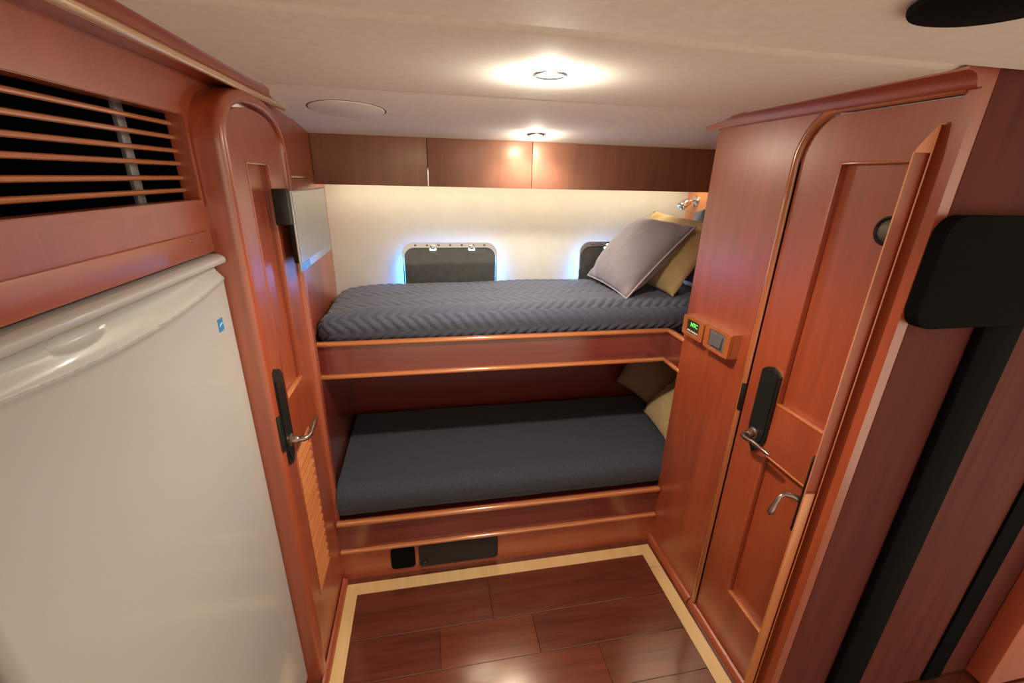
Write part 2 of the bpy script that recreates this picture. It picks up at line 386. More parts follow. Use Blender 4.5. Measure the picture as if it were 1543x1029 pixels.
MB().box((XL - 0.034, LO[0] - 0.01, LO[2] - 0.01), (XL - 0.030, LO[1] + 0.01, LO[3] + 0.01)).build('louvre_back', RED_X, d1)
ns = 17
pitch = (LO[3] - LO[2]) / ns
for i in range(ns):
    z = LO[2] + pitch * (i + 0.5)
    m = MB(); h, t = pitch * 0.44, 0.0035
    c = [(-0.024, z + h + 0.001), (-0.024, z + h - t), (0.000, z - h), (0.004, z - h + 0.001), (0.004, z - h + t)]
    m.prism([(p[0], p[1]) for p in c], [], lambda u, v, q: (XL - 0.005 + u, q, v), LO[0], LO[1])
    m.build('louvre_slat', TRIM_Y, d1)
bead('louvre_bead', d1, XL - 0.004, LO[0] - 0.004, LO[1] + 0.004, LO[2] - 0.004, LO[3] + 0.004, 0.005, 1, (TRIM_Y, MAH_V))
# rounded moulding that follows the arch
pr = [(-0.004, -0.060), (-0.004, 0.002), (0.000, 0.007), (0.005, 0.009), (0.011, 0.007), (0.016, 0.0062), (0.021, 0.003), (0.025, -0.003), (0.0265, -0.012), (0.0265, -0.060)]
B = arch_left(0.214, 0.112, 0, n=60)
pth = []
for i, p in enumerate(B):
    q0, q1 = B[max(i - 1, 0)], B[min(i + 1, len(B) - 1)]
    dx, dz = q1[0] - q0[0], q1[1] - q0[1]; L = math.hypot(dx, dz) or 1
    n_ = (0, -dz / L, dx / L)
    if i in (0, 1): n_ = (0, -1, 0)
    if i >= len(B) - 2: n_ = (0, 1, 0)
    pth.append(((XL, p[0], p[1]), n_, (1, 0, 0)))
MB().sweep(pth, pr).build('door_frame', MAH_V, d1, auto=50)
MB().box((XL - 0.02, 1.578, 0.02), (XL + 0.010, 1.600, 1.76), 0.004).build('door_casing', MAH_V, d1)
MB().box((XL + 0.004, 1.132, 0.962), (XL + 0.0125, 1.143, 1.075), 0.003).build('strike_plate', BLACKM, d1)

def lock(parent, x, s, yc, zb, zt, w, lever_z, lever_y, arm):
    """long escutcheon on plane x facing direction s (+1 = +x)"""
    y0, y1 = yc - w / 2, yc + w / 2
    out = [(y0 + 0.004, zb + 0.055), (y0 + 0.020, zb + 0.020), (yc, zb), (y1 - 0.020, zb + 0.020), (y1 - 0.004, zb + 0.055),
           (y1, zb + 0.08), (y1, zt - 0.022), (y1 - 0.016, zt - 0.008), (yc, zt), (y0 + 0.016, zt - 0.008), (y0, zt - 0.022), (y0, zb + 0.08)]
    pl = MB().prism(out, [], YZ, x, x + 0.009 * s)
    inn = [(yc + (p[0] - yc) * 0.80, zb + 0.012 + (p[1] - zb) * 0.945) for p in out]
    pl.prism(inn, [], YZ, x + 0.009 * s, x + 0.013 * s)
    p = pl.build('lock_plate', BLACKM, parent)
    xl = x + 0.013 * s
    MB().lathe([(0.0, 0.022), (0.011, 0.022), (0.014, 0.016), (0.015, 0.004), (0.02, 0)], (xl, lever_y, lever_z), (s, 0, 0), 20).build('lever_collar', BRONZE, p)
    pts = [(xl + 0.015 * s, lever_y, lever_z), (xl + 0.034 * s, lever_y, lever_z), (xl + 0.043 * s, lever_y + 0.008 * arm, lever_z), (xl + 0.047 * s, lever_y + 0.022 * arm, lever_z + 0.001),
           (xl + 0.047 * s, lever_y + 0.045 * arm, lever_z + 0.004), (xl + 0.046 * s, lever_y + 0.055 * arm, lever_z + 0.006), (xl + 0.046 * s, lever_y + 0.085 * arm, lever_z + 0.006), (xl + 0.044 * s, lever_y + 0.118 * arm, lever_z + 0.004), (xl + 0.042 * s, lever_y + 0.128 * arm, lever_z + 0.002)]
    MB().tube(pts, [0.009, 0.008, 0.008, 0.0075, 0.0068, 0.0082, 0.0068, 0.0062, 0.004], 12).build('lever_handle', BRONZE, p, auto=60)
lock(d1, XL - 0.004, 1, 1.198, 0.878, 1.190, 0.074, 0.957, 1.205, 1)

# ------------------------------------------------------------------ right wall with pillar panel and arched door
DR = (0.790, 1.166, 1.876)
def arch_right(y0, y1, zt, r, z0=0.02, n=10):
    P = [(y0, z0), (y1, z0)]
    for i in range(n + 1):
        t = radians(90 * i / n); P.append((y1 - r + r * cos(t), zt - r * 1.1 + r * 1.1 * sin(t)))
    P.append((y0, zt)); return P
o = MB().prism(rect(0.766, 1.57, 0.0, 1.93), [list(reversed(arch_right(DR[0], DR[1], DR[2], 0.105, 0.001)))], YZ, XR, XR + 0.03)
wR = o.build('wall_right', MAH_V); structure(wR, 'mahogany wall on the right with pillar panel beside the bunks', 'wall')
MB().box((XR + 0.03, 1.54, 0.0), (XR + 0.05, 1.57, 1.93)).build('pillar_return', MAH_V, wR)
MB().box((XR + 0.05, 1.54, 0.0), (XBR + 0.03, 1.57, 1.93)).build('bunk_end_panel', MAH_V, wR)
d2 = empty('door_2', (XR, 0.97, 0.02)); structure(d2, 'mahogany door on the right wall with two inset panels', 'door')
UP2 = (0.835, 1.030, 1.058, 1.755); LO2 = (0.835, 1.026, 0.270, 0.872)
MB().prism(arch_right(DR[0] + 0.002, DR[1] - 0.003, DR[2] - 0.003, 0.104), [list(reversed(rect(*UP2))), list(reversed(rect(*LO2)))], YZ, XR + 0.004, XR + 0.034).build('door_leaf', MAH_V, d2)
for U in (UP2, LO2):
    MB().box((XR + 0.021, U[0] - 0.01, U[2] - 0.01), (XR + 0.030, U[1] + 0.01, U[3] + 0.01)).build('door_panel', MAH_V, d2)
    bead('panel_bead', d2, XR + 0.004, U[0] - 0.004, U[1] + 0.004, U[2] - 0.004, U[3] + 0.004, 0.006, -1, (TRIM_Y, MAH_V))
AR = arch_right(DR[0], DR[1] + 0.0, DR[2] + 0.0, 0.105, 0.03, 14)[1:]
pth = []
for i, p in enumerate(AR):
    q0, q1 = AR[max(i - 1, 0)], AR[min(i + 1, len(AR) - 1)]
    dx, dz = q1[0] - q0[0], q1[1] - q0[1]; L = math.hypot(dx, dz) or 1
    n_ = (0, dz / L, -dx / L)
    if i == 0: n_ = (0, 1, 0)
    if i == len(AR) - 1: n_ = (0, 0, 1)
    pth.append(((XR, p[0], p[1]), n_, (-1, 0, 0)))
pr2 = [(0.0, -0.01), (0.0, 0.004), (0.004, 0.008), (0.010, 0.009), (0.018, 0.008), (0.023, 0.005), (0.024, -0.001)]
MB().sweep(pth, pr2).build('door_frame', TRIM_V, d2, auto=50)
MB().box((XR - 0.011, 1.164, 0.960), (XR + 0.002, 1.176, 1.064), 0.003).build('strike_plate', BLACKM, d2)
lock(d2, XR + 0.004, -1, 1.072, 0.856, 1.166, 0.078, 0.922, 1.082, -1)
kn = MB().lathe([(0.0, 0.030), (0.012, 0.029), (0.021, 0.025), (0.026, 0.018)], (XR + 0.021, 0.856, 1.606), (-1, 0, 0), 24).build('robe_knob', KNOBG, d2, label='grey domed knob')
MB().lathe([(0.0255, 0.019), (0.030, 0.024), (0.034, 0.022), (0.035, 0.012), (0.030, 0.003), (0.022, 0.0)], (XR + 0.021, 0.856, 1.606), (-1, 0, 0), 24).build('knob_rim', BLACKM, kn, label='black rim of the knob')

# door_3: thin leaf standing ajar in front of the right wall, seen on its edge
d3 = empty('door_3', (1.02, 0.82, 0.0)); structure(d3, 'thin wooden door leaf standing ajar at right, seen on its edge', 'door')
dv = Vector((0.7738, 0.6335, 0)); nv = Vector((0.985, -0.17, 0))      # along the leaf, across it (away from the bunk)
P0 = Vector((1.0, 0.8155, 0))
def leafp(a, b, z): return P0 + dv * a + nv * b + Vector((0, 0, z))
TH = 0.042
def leafbox(name, a0, a1, b0, b1, z0, z1, mat, bev=0.0, z1b=None):
    z1b = z1 if z1b is None else z1b
    vs = [leafp(a0, b0, z0), leafp(a1, b0, z0), leafp(a1, b1, z0), leafp(a0, b1, z0), leafp(a0, b0, z1), leafp(a1, b0, z1), leafp(a1, b1, z1b), leafp(a0, b1, z1b)]
    fs = [(0, 1, 2, 3), (7, 6, 5, 4), (0, 4, 5, 1), (1, 5, 6, 2), (2, 6, 7, 3), (3, 7, 4, 0)]
    m = MB()
    if bev:
        bm = bmesh.new(); vv = [bm.verts.new(v) for v in vs]
        for f in fs: bm.faces.new([vv[i] for i in f])
        bmesh.ops.bevel(bm, geom=list(bm.edges), offset=bev, segments=2, affect='EDGES', profile=0.5)
        m.bm(bm)
    else: m.add(vs, fs)
    return m.build(name, mat, d3)
leafbox('door_leaf', 0.006, 0.062, 0.001, TH - 0.001, 0.02, 1.765, MAH_V, 0, 1.825)
leafbox('edge_bead', -0.004, 0.007, 0.0, 0.0045, 0.02, 1.770, ORANGE_V, 0.0018, 1.777)  # bright orange on these beads stands for the shine along the edge
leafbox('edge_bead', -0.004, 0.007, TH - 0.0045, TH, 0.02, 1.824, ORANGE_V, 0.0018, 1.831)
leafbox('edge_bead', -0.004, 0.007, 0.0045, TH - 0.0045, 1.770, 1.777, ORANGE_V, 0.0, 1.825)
leafbox('lit_edge_strip', -0.0045, 0.0055, 0.004, TH - 0.010, 0.04, 0.898, ORANGE_V, 0.0012, 0.898)  # brighter piece added to stand for the lit lower part of the edge
leafbox('lock_plate', 0.006, 0.045, -0.008, 0.001, 0.76, 1.0, BLACKM, 0.003)
lp = [leafp(0.02, -0.004, 0.862), leafp(0.028, -0.034, 0.872), leafp(0.030, -0.056, 0.876), leafp(0.028, -0.066, 0.868), leafp(0.024, -0.072, 0.850), leafp(0.018, -0.078, 0.830), leafp(0.016, -0.080, 0.820), leafp(0.015, -0.081, 0.813)]
MB().tube(lp, [0.010, 0.0085, 0.007, 0.0062, 0.0066, 0.0085, 0.0095, 0.005], 12).build('lever_handle', BRONZE, d3, auto=60)

# near end of the right wall, turned toward the camera
wN = MB().box((XR + 0.0302, 0.765, 0.0), (2.5, 0.7868, 1.93)).build('wall_near', SHADE_V); structure(wN, 'wood wall coloured dark red for shade at the right edge', 'wall')
MB().box((1.93, 0.70, 0.0), (2.4, 0.7648, 1.93), 0.004).build('lit_post', wood('lit_mahogany', (0.48, 0.09, 0.035), (0.62, 0.14, 0.06), 'z'), wN)  # hall light on the post is put into its brighter wood colour
MB().box((1.72, 0.757, 0.0), (1.80, 0.7648, 1.93)).build('dark_strip', BLACK, wN)  # black strip laid on the wall face
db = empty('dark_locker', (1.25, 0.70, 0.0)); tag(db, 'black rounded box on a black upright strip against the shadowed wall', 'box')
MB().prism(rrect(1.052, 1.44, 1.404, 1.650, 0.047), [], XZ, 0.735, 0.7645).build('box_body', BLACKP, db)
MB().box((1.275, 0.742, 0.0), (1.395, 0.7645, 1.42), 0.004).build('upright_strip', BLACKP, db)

# ------------------------------------------------------------------ ceiling and floor trims
crown = [(0.0, 0.0), (0.0, -0.030), (0.008, -0.034), (0.014, -0.031), (0.016, -0.025), (0.018, -0.018), (0.025, -0.011), (0.036, -0.007), (0.046, -0.006), (0.046, 0.0)]
crown_deep = [(0.0, 0.0), (0.0, -0.026), (0.052, -0.026), (0.056, -0.014), (0.066, -0.010), (0.080, -0.006), (0.086, 0.0)]
def crown_at(name, x, s, y0, y1, z0, z1, mat, label):
    m = MB().sweep([((x, y0, z0), (s, 0, 0), (0, 0, 1)), ((x, y1, z1), (s, 0, 0), (0, 0, 1))], crown_deep if s > 0 else crown)
    return structure(m.build(name, mat, auto=50), label, 'trim')
crown_at('trim_1', XF, 1, -0.9, 1.655, 1.9165, 1.9165, MAH_Y, 'wood moulding with a painted pale glint along the top of the left wall')
crown_at('trim_2', XR, -1, 0.765, 1.625, 1.9165, 1.9165, MAH_Y, 'wood moulding along the top of the right wall')
t1 = bpy.data.objects['trim_1']
MB().tube([(XF + 0.056, -0.9, 1.892), (XF + 0.056, 1.662, 1.892)], 0.0085, 14).build('bead', PALE_Y, t1, label='bead coloured pale as a glint along its lower edge', auto=60)
qr = [(0, 0), (0, 0.026), (0.006, 0.025), (0.013, 0.020), (0.018, 0.012), (0.02, 0.0)]
def base(name, segs, x, s, label):
    r = None
    for y0, y1, dx in segs:
        m = MB().sweep([((x + s * dx, y0, 0), (s, 0, 0), (0, 0, 1)), ((x + s * dx, y1, 0), (s, 0, 0), (0, 0, 1))], qr).build(name if r is None else 'baseboard_piece', FLOOR_EDGE if False else MAH_Y, r, auto=50)
        r = r or m
    return structure(r, label, 'baseboard')
base('baseboard_right', [(1.195, 1.57, 0.0), (0.79, 1.19, -0.002)], XR, -1, 'quarter-round wood strip along the foot of the right wall')
base('baseboard_left', [(1.0, 1.54, 0.0)], XL, 1, 'quarter-round wood strip along the foot of the left wall')

# ------------------------------------------------------------------ valance with hidden light strip
va = empty('trim_3', (0.47, 2.09, 1.655)); structure(va, 'dark brown valance board hiding the strip light above the upper bunk', 'trim')
vx = [XA, 0.0125, 0.482, XBR]
for i in range(3):
    MB().box((vx[i] + 0.001, 2.085, 1.657), (vx[i + 1] - 0.001, 2.103, 1.872), 0.002).build('valance_board', BROWN_X, va)
MB().box((XA, 2.103, 1.70), (XBR, 2.112, 1.872)).build('valance_backing', BROWN_X, va)
MB().box((0.0095, 2.083, 1.658), (0.0155, 2.086, 1.735), 0.001).build('joint_cover', STEEL, va, label='bright upright metal joint strip')
ls = MB().box((XA + 0.02, 2.113, 1.716), (XBR - 0.02, 2.121, 1.724)).build('light_strip', LEDS); tag(ls, 'warm strip light hidden behind the brown valance', 'light')

# ------------------------------------------------------------------ bunks
YU, YLW = 1.70, 1.55
bk = empty('bunk_bed', (0.45, 1.9, 0.0)); tag(bk, 'built-in mahogany two-tier bunk with honey coloured rails', 'bunk')
MB().box((XA, YU + 0.004, 0.928), (XR + 0.03, YU + 0.024, 1.070)).build('upper_front_board', RED_X, bk, label='dark red front board')
MB().box((XR + 0.004, 1.545, 0.928), (XR + 0.024, YU + 0.02, 1.070)).build('upper_side_board', RED_X, bk)
def rail(name, x0, x1, y, z, h, d, side=False):
    m = MB().box((x0, y - d, z - h / 2), (x1, y + 0.012, z + h / 2), h * 0.4, 3)
    return m.build(name, TRIM_X, bk, auto=60)
rail('upper_rail', XA, XR + 0.012, YU, 1.072, 0.020, 0.014)
rail('upper_rail', XA, XR + 0.012, YU, 0.930, 0.018, 0.012)
MB().box((XR - 0.006, 1.56, 1.062), (XR + 0.020, YU - 0.012, 1.082), 0.008, 3).build('side_rail', TRIM_Y, bk, auto=60)
MB().box((XR - 0.006, 1.56, 0.921), (XR + 0.020, YU - 0.012, 0.939), 0.007, 3).build('side_rail', TRIM_Y, bk, auto=60)
MB().box((XA, YU + 0.02, 1.0), (XBR, YB - 0.002, 1.03)).build('upper_platform', RED_X, bk)
MB().box((XA, YLW + 0.004, 0.165), (XR + 0.02, YLW + 0.024, 0.316)).build('lower_front_board', RED_X, bk, label='dark red front board')
MB().box((XA, YLW + 0.002, 0.0), (XR + 0.02, YLW + 0.024, 0.165)).build('toe_board', MAH_X, bk)
rail('lower_rail', XA + 0.03, XR, YLW, 0.316, 0.022, 0.014)
rail('lower_rail', XA + 0.03, XR, YLW, 0.162, 0.017, 0.012)
MB().box((XA, YLW + 0.024, 0.27), (XBR, YB - 0.002, 0.30)).build('lower_platform', RED_X, bk)
MB().box((XA, YB - 0.016, 0.30), (XBR, YB - 0.002, 1.0)).build('back_panel', RED_X, bk)
MB().box((XA + 0.001, 1.602, 0.0), (XL + 0.002, 1.645, 1.155), 0.004).build('end_post', MAH_V, bk)
MB().box((XA + 0.001, 1.646, 0.302), (XL - 0.002, YB - 0.018, 0.92)).build('end_panel', RED_X, bk)
tp = empty('vent_plate', (0.0, YLW, 0.0)); tag(tp, 'pair of black plates with a small knob on the toe board under the bunks', 'vent')
MB().prism(rrect(-0.223, -0.117, 0.028, 0.148, 0.02), [], XZ, YLW - 0.003, YLW + 0.0018).build('small_plate', BLACKP, tp)
MB().prism(rrect(-0.101, 0.262, 0.022, 0.148, 0.02), [], XZ, YLW - 0.003, YLW + 0.0018).build('long_plate', BLACKG, tp)
MB().lathe([(0, 0.012), (0.010, 0.011), (0.014, 0.006), (0.012, 0.0)], (-0.076, YLW - 0.003, 0.046), (0, -1, 0), 18).build('knob', BLACKM, tp)

# ------------------------------------------------------------------ mattresses
def cushion(x0, x1, y0, y1, z0, z1, r, step, disp=None, shape=None, rx=None, ub=0.75):
    rx = r if rx is None else rx
    m = bmesh.new()
    nx, ny, nz = [max(2, int(round(d / step))) for d in (x1 - x0, y1 - y0, z1 - z0)]
    ids = {}
    def vid(i, j, k):
        if (i, j, k) not in ids:
            p = Vector((x0 + (x1 - x0) * i / nx, y0 + (y1 - y0) * j / ny, z0 + (z1 - z0) * k / nz)); raw = p.copy()
            q = Vector((min(max(p.x, x0 + rx), x1 - rx), min(max(p.y, y0 + r), y1 - r), min(max(p.z, z0 + r * ub), z1 - r)))
            n = p - q
            if n.length > 1e-9:
                n.normalize()
                rr = r
                p = q + Vector((n.x * rx, n.y * rr, n.z * (rr if n.z > 0 else r * ub)))
            if disp: p = p + n * disp(raw, p, n)
            if shape: p = shape(p)
            ids[(i, j, k)] = m.verts.new(p)
        return ids[(i, j, k)]
    for i in range(nx):
        for j in range(ny):
            m.faces.new((vid(i, j, nz), vid(i + 1, j, nz), vid(i + 1, j + 1, nz), vid(i, j + 1, nz)))
    for i in range(nx):
        for k in range(nz):
            m.faces.new((vid(i, 0, k), vid(i + 1, 0, k), vid(i + 1, 0, k + 1), vid(i, 0, k + 1)))
            m.faces.new((vid(i, ny, k), vid(i, ny, k + 1), vid(i + 1, ny, k + 1), vid(i + 1, ny, k)))
    for j in range(ny):
        for k in range(nz):
            m.faces.new((vid(0, j, k), vid(0, j, k + 1), vid(0, j + 1, k + 1), vid(0, j + 1, k)))
            m.faces.new((vid(nx, j, k), vid(nx, j + 1, k), vid(nx, j + 1, k + 1), vid(nx, j, k + 1)))
    for i in range(nx):
        for j in range(ny):
            m.faces.new((vid(i, j, 0), vid(i, j + 1, 0), vid(i + 1, j + 1, 0), vid(i + 1, j, 0)))
    return MB().bm(m, True)
def quilt(raw, p, n):
    v = raw.y - (1.20 - raw.z)      # runs down over the front edge
    u = raw.x
    w = 0.085
    k = math.floor(v / w); fv = v / w - k
    sgn = 1 if k % 2 else -1
    q = (u + sgn * (fv - 0.5) * w * 0.8) / 0.046
    fq = q - math.floor(q)
    g = math.exp(-((fq - 0.5) / 0.16) ** 2)
    e = min(fv, 1 - fv)
    band = math.exp(-(e / 0.10) ** 2)
    wob = noise.noise(Vector((u * 5, v * 7, 0.3)))
    big = noise.noise(Vector((u * 2.3, v * 3, 4.0)))
    return 0.005 - 0.0085 * g * (1 - 0.7 * band) - 0.0025 * band + 0.003 * wob + 0.006 * big
def droop(p):
    t = max(0.0, (-0.18 - p.x) / 0.28)
    if p.z > 1.08: p.z -= 0.035 * t * t * (p.z - 1.08) / 0.12
    if p.z < 1.145 and p.y < 1.9: p.y += 0.040 * min(1, (1.145 - p.z) / 0.10) ** 1.2 * max(0, 1 - (p.y - 1.70) / 0.2)
    p.z += 0.012 * math.exp(-((p.x - 0.55) / 0.5) ** 2) * max(0, (p.z - 1.1) / 0.1)
    return p
um = cushion(XA + 0.012, XBR - 0.004, YU + 0.008, YB - 0.026, 1.0306, 1.192, 0.072, 0.0075, quilt, droop).build('upper_mattress', NAVYQ, auto=180)
tag(um, 'upper bunk mattress under a navy herringbone quilt', 'mattress')
def tuck(p):
    if p.z < 0.425 and p.y < 1.8: p.y += 0.018 * min(1, (0.425 - p.z) / 0.11) ** 1.2 * max(0, 1 - (p.y - 1.55) / 0.25)
    return p
def soft(raw, p, n):
    return 0.004 * noise.noise(Vector((raw.x * 4, raw.y * 5, raw.z * 5))) + 0.002 * noise.noise(Vector((raw.x * 16, raw.y * 16, raw.z * 14)))
lm = cushion(XL + 0.003, XBR - 0.004, YLW + 0.010, YB - 0.018, 0.3004, 0.472, 0.072, 0.014, soft, tuck, 0.012, 1.0).build('lower_mattress', NAVYF, auto=180)
tag(lm, 'lower bunk mattress in plain black-navy fleece', 'mattress')

# ------------------------------------------------------------------ pillows
def pillow(name, A, B, C, D, T, mat, label, group=None, piping=None, flop=0.0, seed=0, pinch=0.07, wr=0.004):
    """A,B lower corners, C,D upper corners (A-D and B-C are the sides); T thickness"""
    A, B, C, D = [Vector(p) for p in (A, B, C, D)]
    nrm = ((C - A).cross(D - B)).normalized()
    def P(u, v, side):
        # pull the edge middles inward so the corners stand out as ears
        uu = u * (1 - pinch * (1 - v * v) * abs(u) ** 3); vv = v * (1 - pinch * (1 - u * u) * abs(v) ** 3)
        s, t = (uu + 1) / 2, (vv + 1) / 2
        p = A * (1 - s) * (1 - t) + B * s * (1 - t) + C * s * t + D * (1 - s) * t
        h = max(0.0, (1 - abs(u) ** 2.4)) ** 0.62 * max(0.0, (1 - abs(v) ** 2.4)) ** 0.62
        wv = noise.noise(Vector((u * 2.2 + seed, v * 2.2, side * 3 + seed))) * 0.5 + noise.noise(Vector((u * 6 + seed, v * 6, side * 5))) * 0.22
        edge = max(abs(u), abs(v))
        cr = sin((u * v) * 14 + seed) * wr * 0.8 * (edge ** 4) * (abs(u * v)) * (1 - max(abs(u), abs(v)) ** 12)
        return p + nrm * side * (T / 2 * h * (1 + 0.22 * wv) + cr * 2)
    m = MB(); n = 36
    for side in (1, -1):
        m.grid(lambda a, b: P(2 * a - 1, 2 * b - 1, side), n, n)
    o = m.build(name, mat, auto=180)
    if piping:
        loop = []
        for k in range(4 * n):
            e, f = divmod(k, n); f = 2 * f / n - 1
            u, v = [(f, -1), (1, f), (-f, 1), (-1, -f)][e]
            loop.append(P(u, v, 0))
        MB().tube(loop, 0.0042, 8, True).build('piping', piping, o)
    return tag(o, label, 'pillow', group or ('pillows on the upper bunk' if A.z > 1 else 'pillows on the lower bunk'))
pillow('pillow', (0.868, 1.772, 1.205), (0.832, 2.185, 1.225), (1.085, 2.165, 1.530), (1.195, 1.835, 1.515), 0.20, PURPLE,
       'large grey-purple pillow with pale piping leaning on the upper bunk', piping=PIPING, seed=1.3, pinch=0.05, wr=0.010)
pillow('pillow', (1.105, 1.785, 1.203), (1.035, 2.19, 1.215), (1.165, 2.19, 1.560), (1.335, 1.80, 1.530), 0.13, TAN,
       'tan pillow with crumpled corner behind the purple pillow', seed=4.1, pinch=0.06, wr=0.016)
pillow('pillow', (1.31, 1.76, 1.21), (1.31, 2.15, 1.21), (1.362, 2.12, 1.56), (1.375, 1.72, 1.70), 0.09, NAVYP,
       'navy pillow standing against the orange bulkhead', seed=7.7)
pillow('pillow', (1.130, 1.675, 0.480), (1.160, 2.00, 0.480), (1.310, 1.95, 0.700), (1.335, 1.64, 0.73), 0.13, TAN,
       'pale tan pillow at the right end of the lower bunk', seed=2.2, pinch=0.05, wr=0.014)
pillow('pillow', (1.215, 1.99, 0.490), (1.062, 2.175, 0.585), (1.21, 2.21, 0.92), (1.385, 1.94, 0.76), 0.12, BROWNC,
       'brown shaded pillow leaning at the back of the lower bunk', seed=9.1)

# ------------------------------------------------------------------ fridge
fr = empty('fridge', (-0.80, 0.77, 0.0)); tag(fr, 'white fridge built into the left wall', 'fridge')
MB().box((XF - 0.55, ky(0.372), 0.05), (XF - 0.034, ky(0.990), kz(1.535)), 0.01).build('cabinet', WHITE, fr)
FY0, FY1, FZ0, FZ1 = ky(0.374), ky(0.996), 0.06, kz(1.541)
def sstep(a, b, x):
    t = max(0, min(1, (x - a) / (b - a))); return t * t * (3 - 2 * t)
def fx(y, z):
    """front face depth of the fridge door"""
    x = XF + 0.012
    y, z = y / K, (z - CAMZ) / K + CAMZ
    yy = (y - 0.685) / 0.31
    lo = 1.4685 + 0.026 * yy * yy           # curved lower lip of the grip
    up = 1.524                              # under the cap
    if z >= up:                             # rounded cap
        t = (z - up) / (1.541 - up)
        x += 0.014 * sqrt(max(0.0, 1 - (2 * t - 0.75) ** 2 * 0.42)) - 0.010 * max(0, t - 0.55) ** 2 * 4
    elif z > lo:
        t = (z - lo) / (up - lo)
        x += -0.012 * sin(pi * min(1, t) ** 1.5) - 0.002 * t
        dx, dz = (y - 0.600) / 0.050, (z - 1.505) / 0.016
        k = dx * dx + dz * dz
        if k < 1: x += -0.007 * (1 - k) ** 0.4
    else:
        b = (lo - z)
        x += 0.003 * math.exp(-(b / 0.006) ** 2)
    ed = min(y - 0.374, 0.996 - y)
    x -= 0.010 * max(0, 1 - ed / 0.010) ** 2
    return x
ys = [FY0 + (FY1 - FY0) * i / 120 for i in range(121)]
zs = [FZ0 + (1.40 - FZ0) * i / 30 for i in range(30)] + [1.40 + (FZ1 - 1.40) * i / 80 for i in range(81)]
m = MB(); nY = len(ys)
vs = [(fx(y, z), y, z) for z in zs for y in ys]
fs = [(j * nY + i, j * nY + i + 1, (j + 1) * nY + i + 1, (j + 1) * nY + i) for j in range(len(zs) - 1) for i in range(nY - 1)]
n0 = len(vs)
ring = [i for i in range(nY)] + [j * nY + nY - 1 for j in range(1, len(zs))] + [(len(zs) - 1) * nY + i for i in range(nY - 2, -1, -1)] + [j * nY for j in range(len(zs) - 2, 0, -1)]
vs += [(XF - 0.030, vs[i][1], vs[i][2]) for i in ring]
fs += [(ring[k], ring[(k + 1) % len(ring)], n0 + (k + 1) % len(ring), n0 + k) for k in range(len(ring))]
m.add(vs, fs, True)
fd = m.build('fridge_door', WHITE, fr, auto=50)
stk = MB().box((fx(ky(0.93), kz(1.40)) + 0.0002, ky(0.922), kz(1.394)), (fx(ky(0.93), kz(1.40)) + 0.0012, ky(0.943), kz(1.420))).build('sticker', BLUE, fd, label='small blue sticker')
# pale mark printed on the sticker, built as one small swash with it
sw = MB().prism([(ky(p), kz(q)) for p, q in ((0.925, 1.404), (0.940, 1.409), (0.941, 1.411), (0.933, 1.411), (0.925, 1.407))], [], YZ, fx(ky(0.93), kz(1.40)) + 0.0012, fx(ky(0.93), kz(1.40)) + 0.0016)
sw.build('sticker_mark', LBLUE, fd, label='pale blue swash on the sticker')

# ------------------------------------------------------------------ vent grille over the fridge
vg = empty('vent_grille', (XF - 0.03, 0.6, 1.638)); tag(vg, 'open vent with horizontal wooden slats above the fridge', 'vent')
for z in (1.779, 1.756, 1.733, 1.711, 1.686, 1.664):
    MB().tube([(XF - 0.026, -0.1, kz(z)), (XF - 0.026, ky(0.99), kz(z))], 0.0047, 10).build('slat', TRIM_Y, vg)
MB().box((XF - 0.060, ky(0.876), 1.60), (XF - 0.052, ky(0.898), 1.85), 0.001).build('bracket', GREYB, vg, label='grey upright bracket behind the slats')

# ------------------------------------------------------------------ television
tv = empty('television', (-0.40, 1.66, 1.41)); tag(tv, 'small flat television with silver bezel on the left wall of the bunk', 'television')
TX = -0.385
MB().box((TX - 0.007, 1.432, 1.412), (TX - 0.001, 1.885, 1.650), 0.002).build('bezel', SILVER, tv)
MB().box((TX - 0.034, 1.48, 1.43), (TX - 0.0072, 1.86, 1.64), 0.004).build('back_housing', BLACKM, tv)
MB().box((TX - 0.003, 1.436, 1.438), (TX + 0.0005, 1.877, 1.646)).build('screen', SCREEN, tv)
MB().box((TX - 0.003, 1.4335, 1.4135), (TX + 0.0015, 1.53, 1.436), 0.001).build('bezel_accent', BLUETRIM, tv, label='blue end of the bezel')
MB().box((TX - 0.002, 1.63, 1.425), (TX + 0.0008, 1.66, 1.429)).build('badge', LABELW, tv)
MB().box((TX - 0.046, 1.405, 1.556), (TX - 0.006, 1.4315, 1.656), 0.002).build('mount_bracket', BLACKM, tv, label='black wall mount bracket')

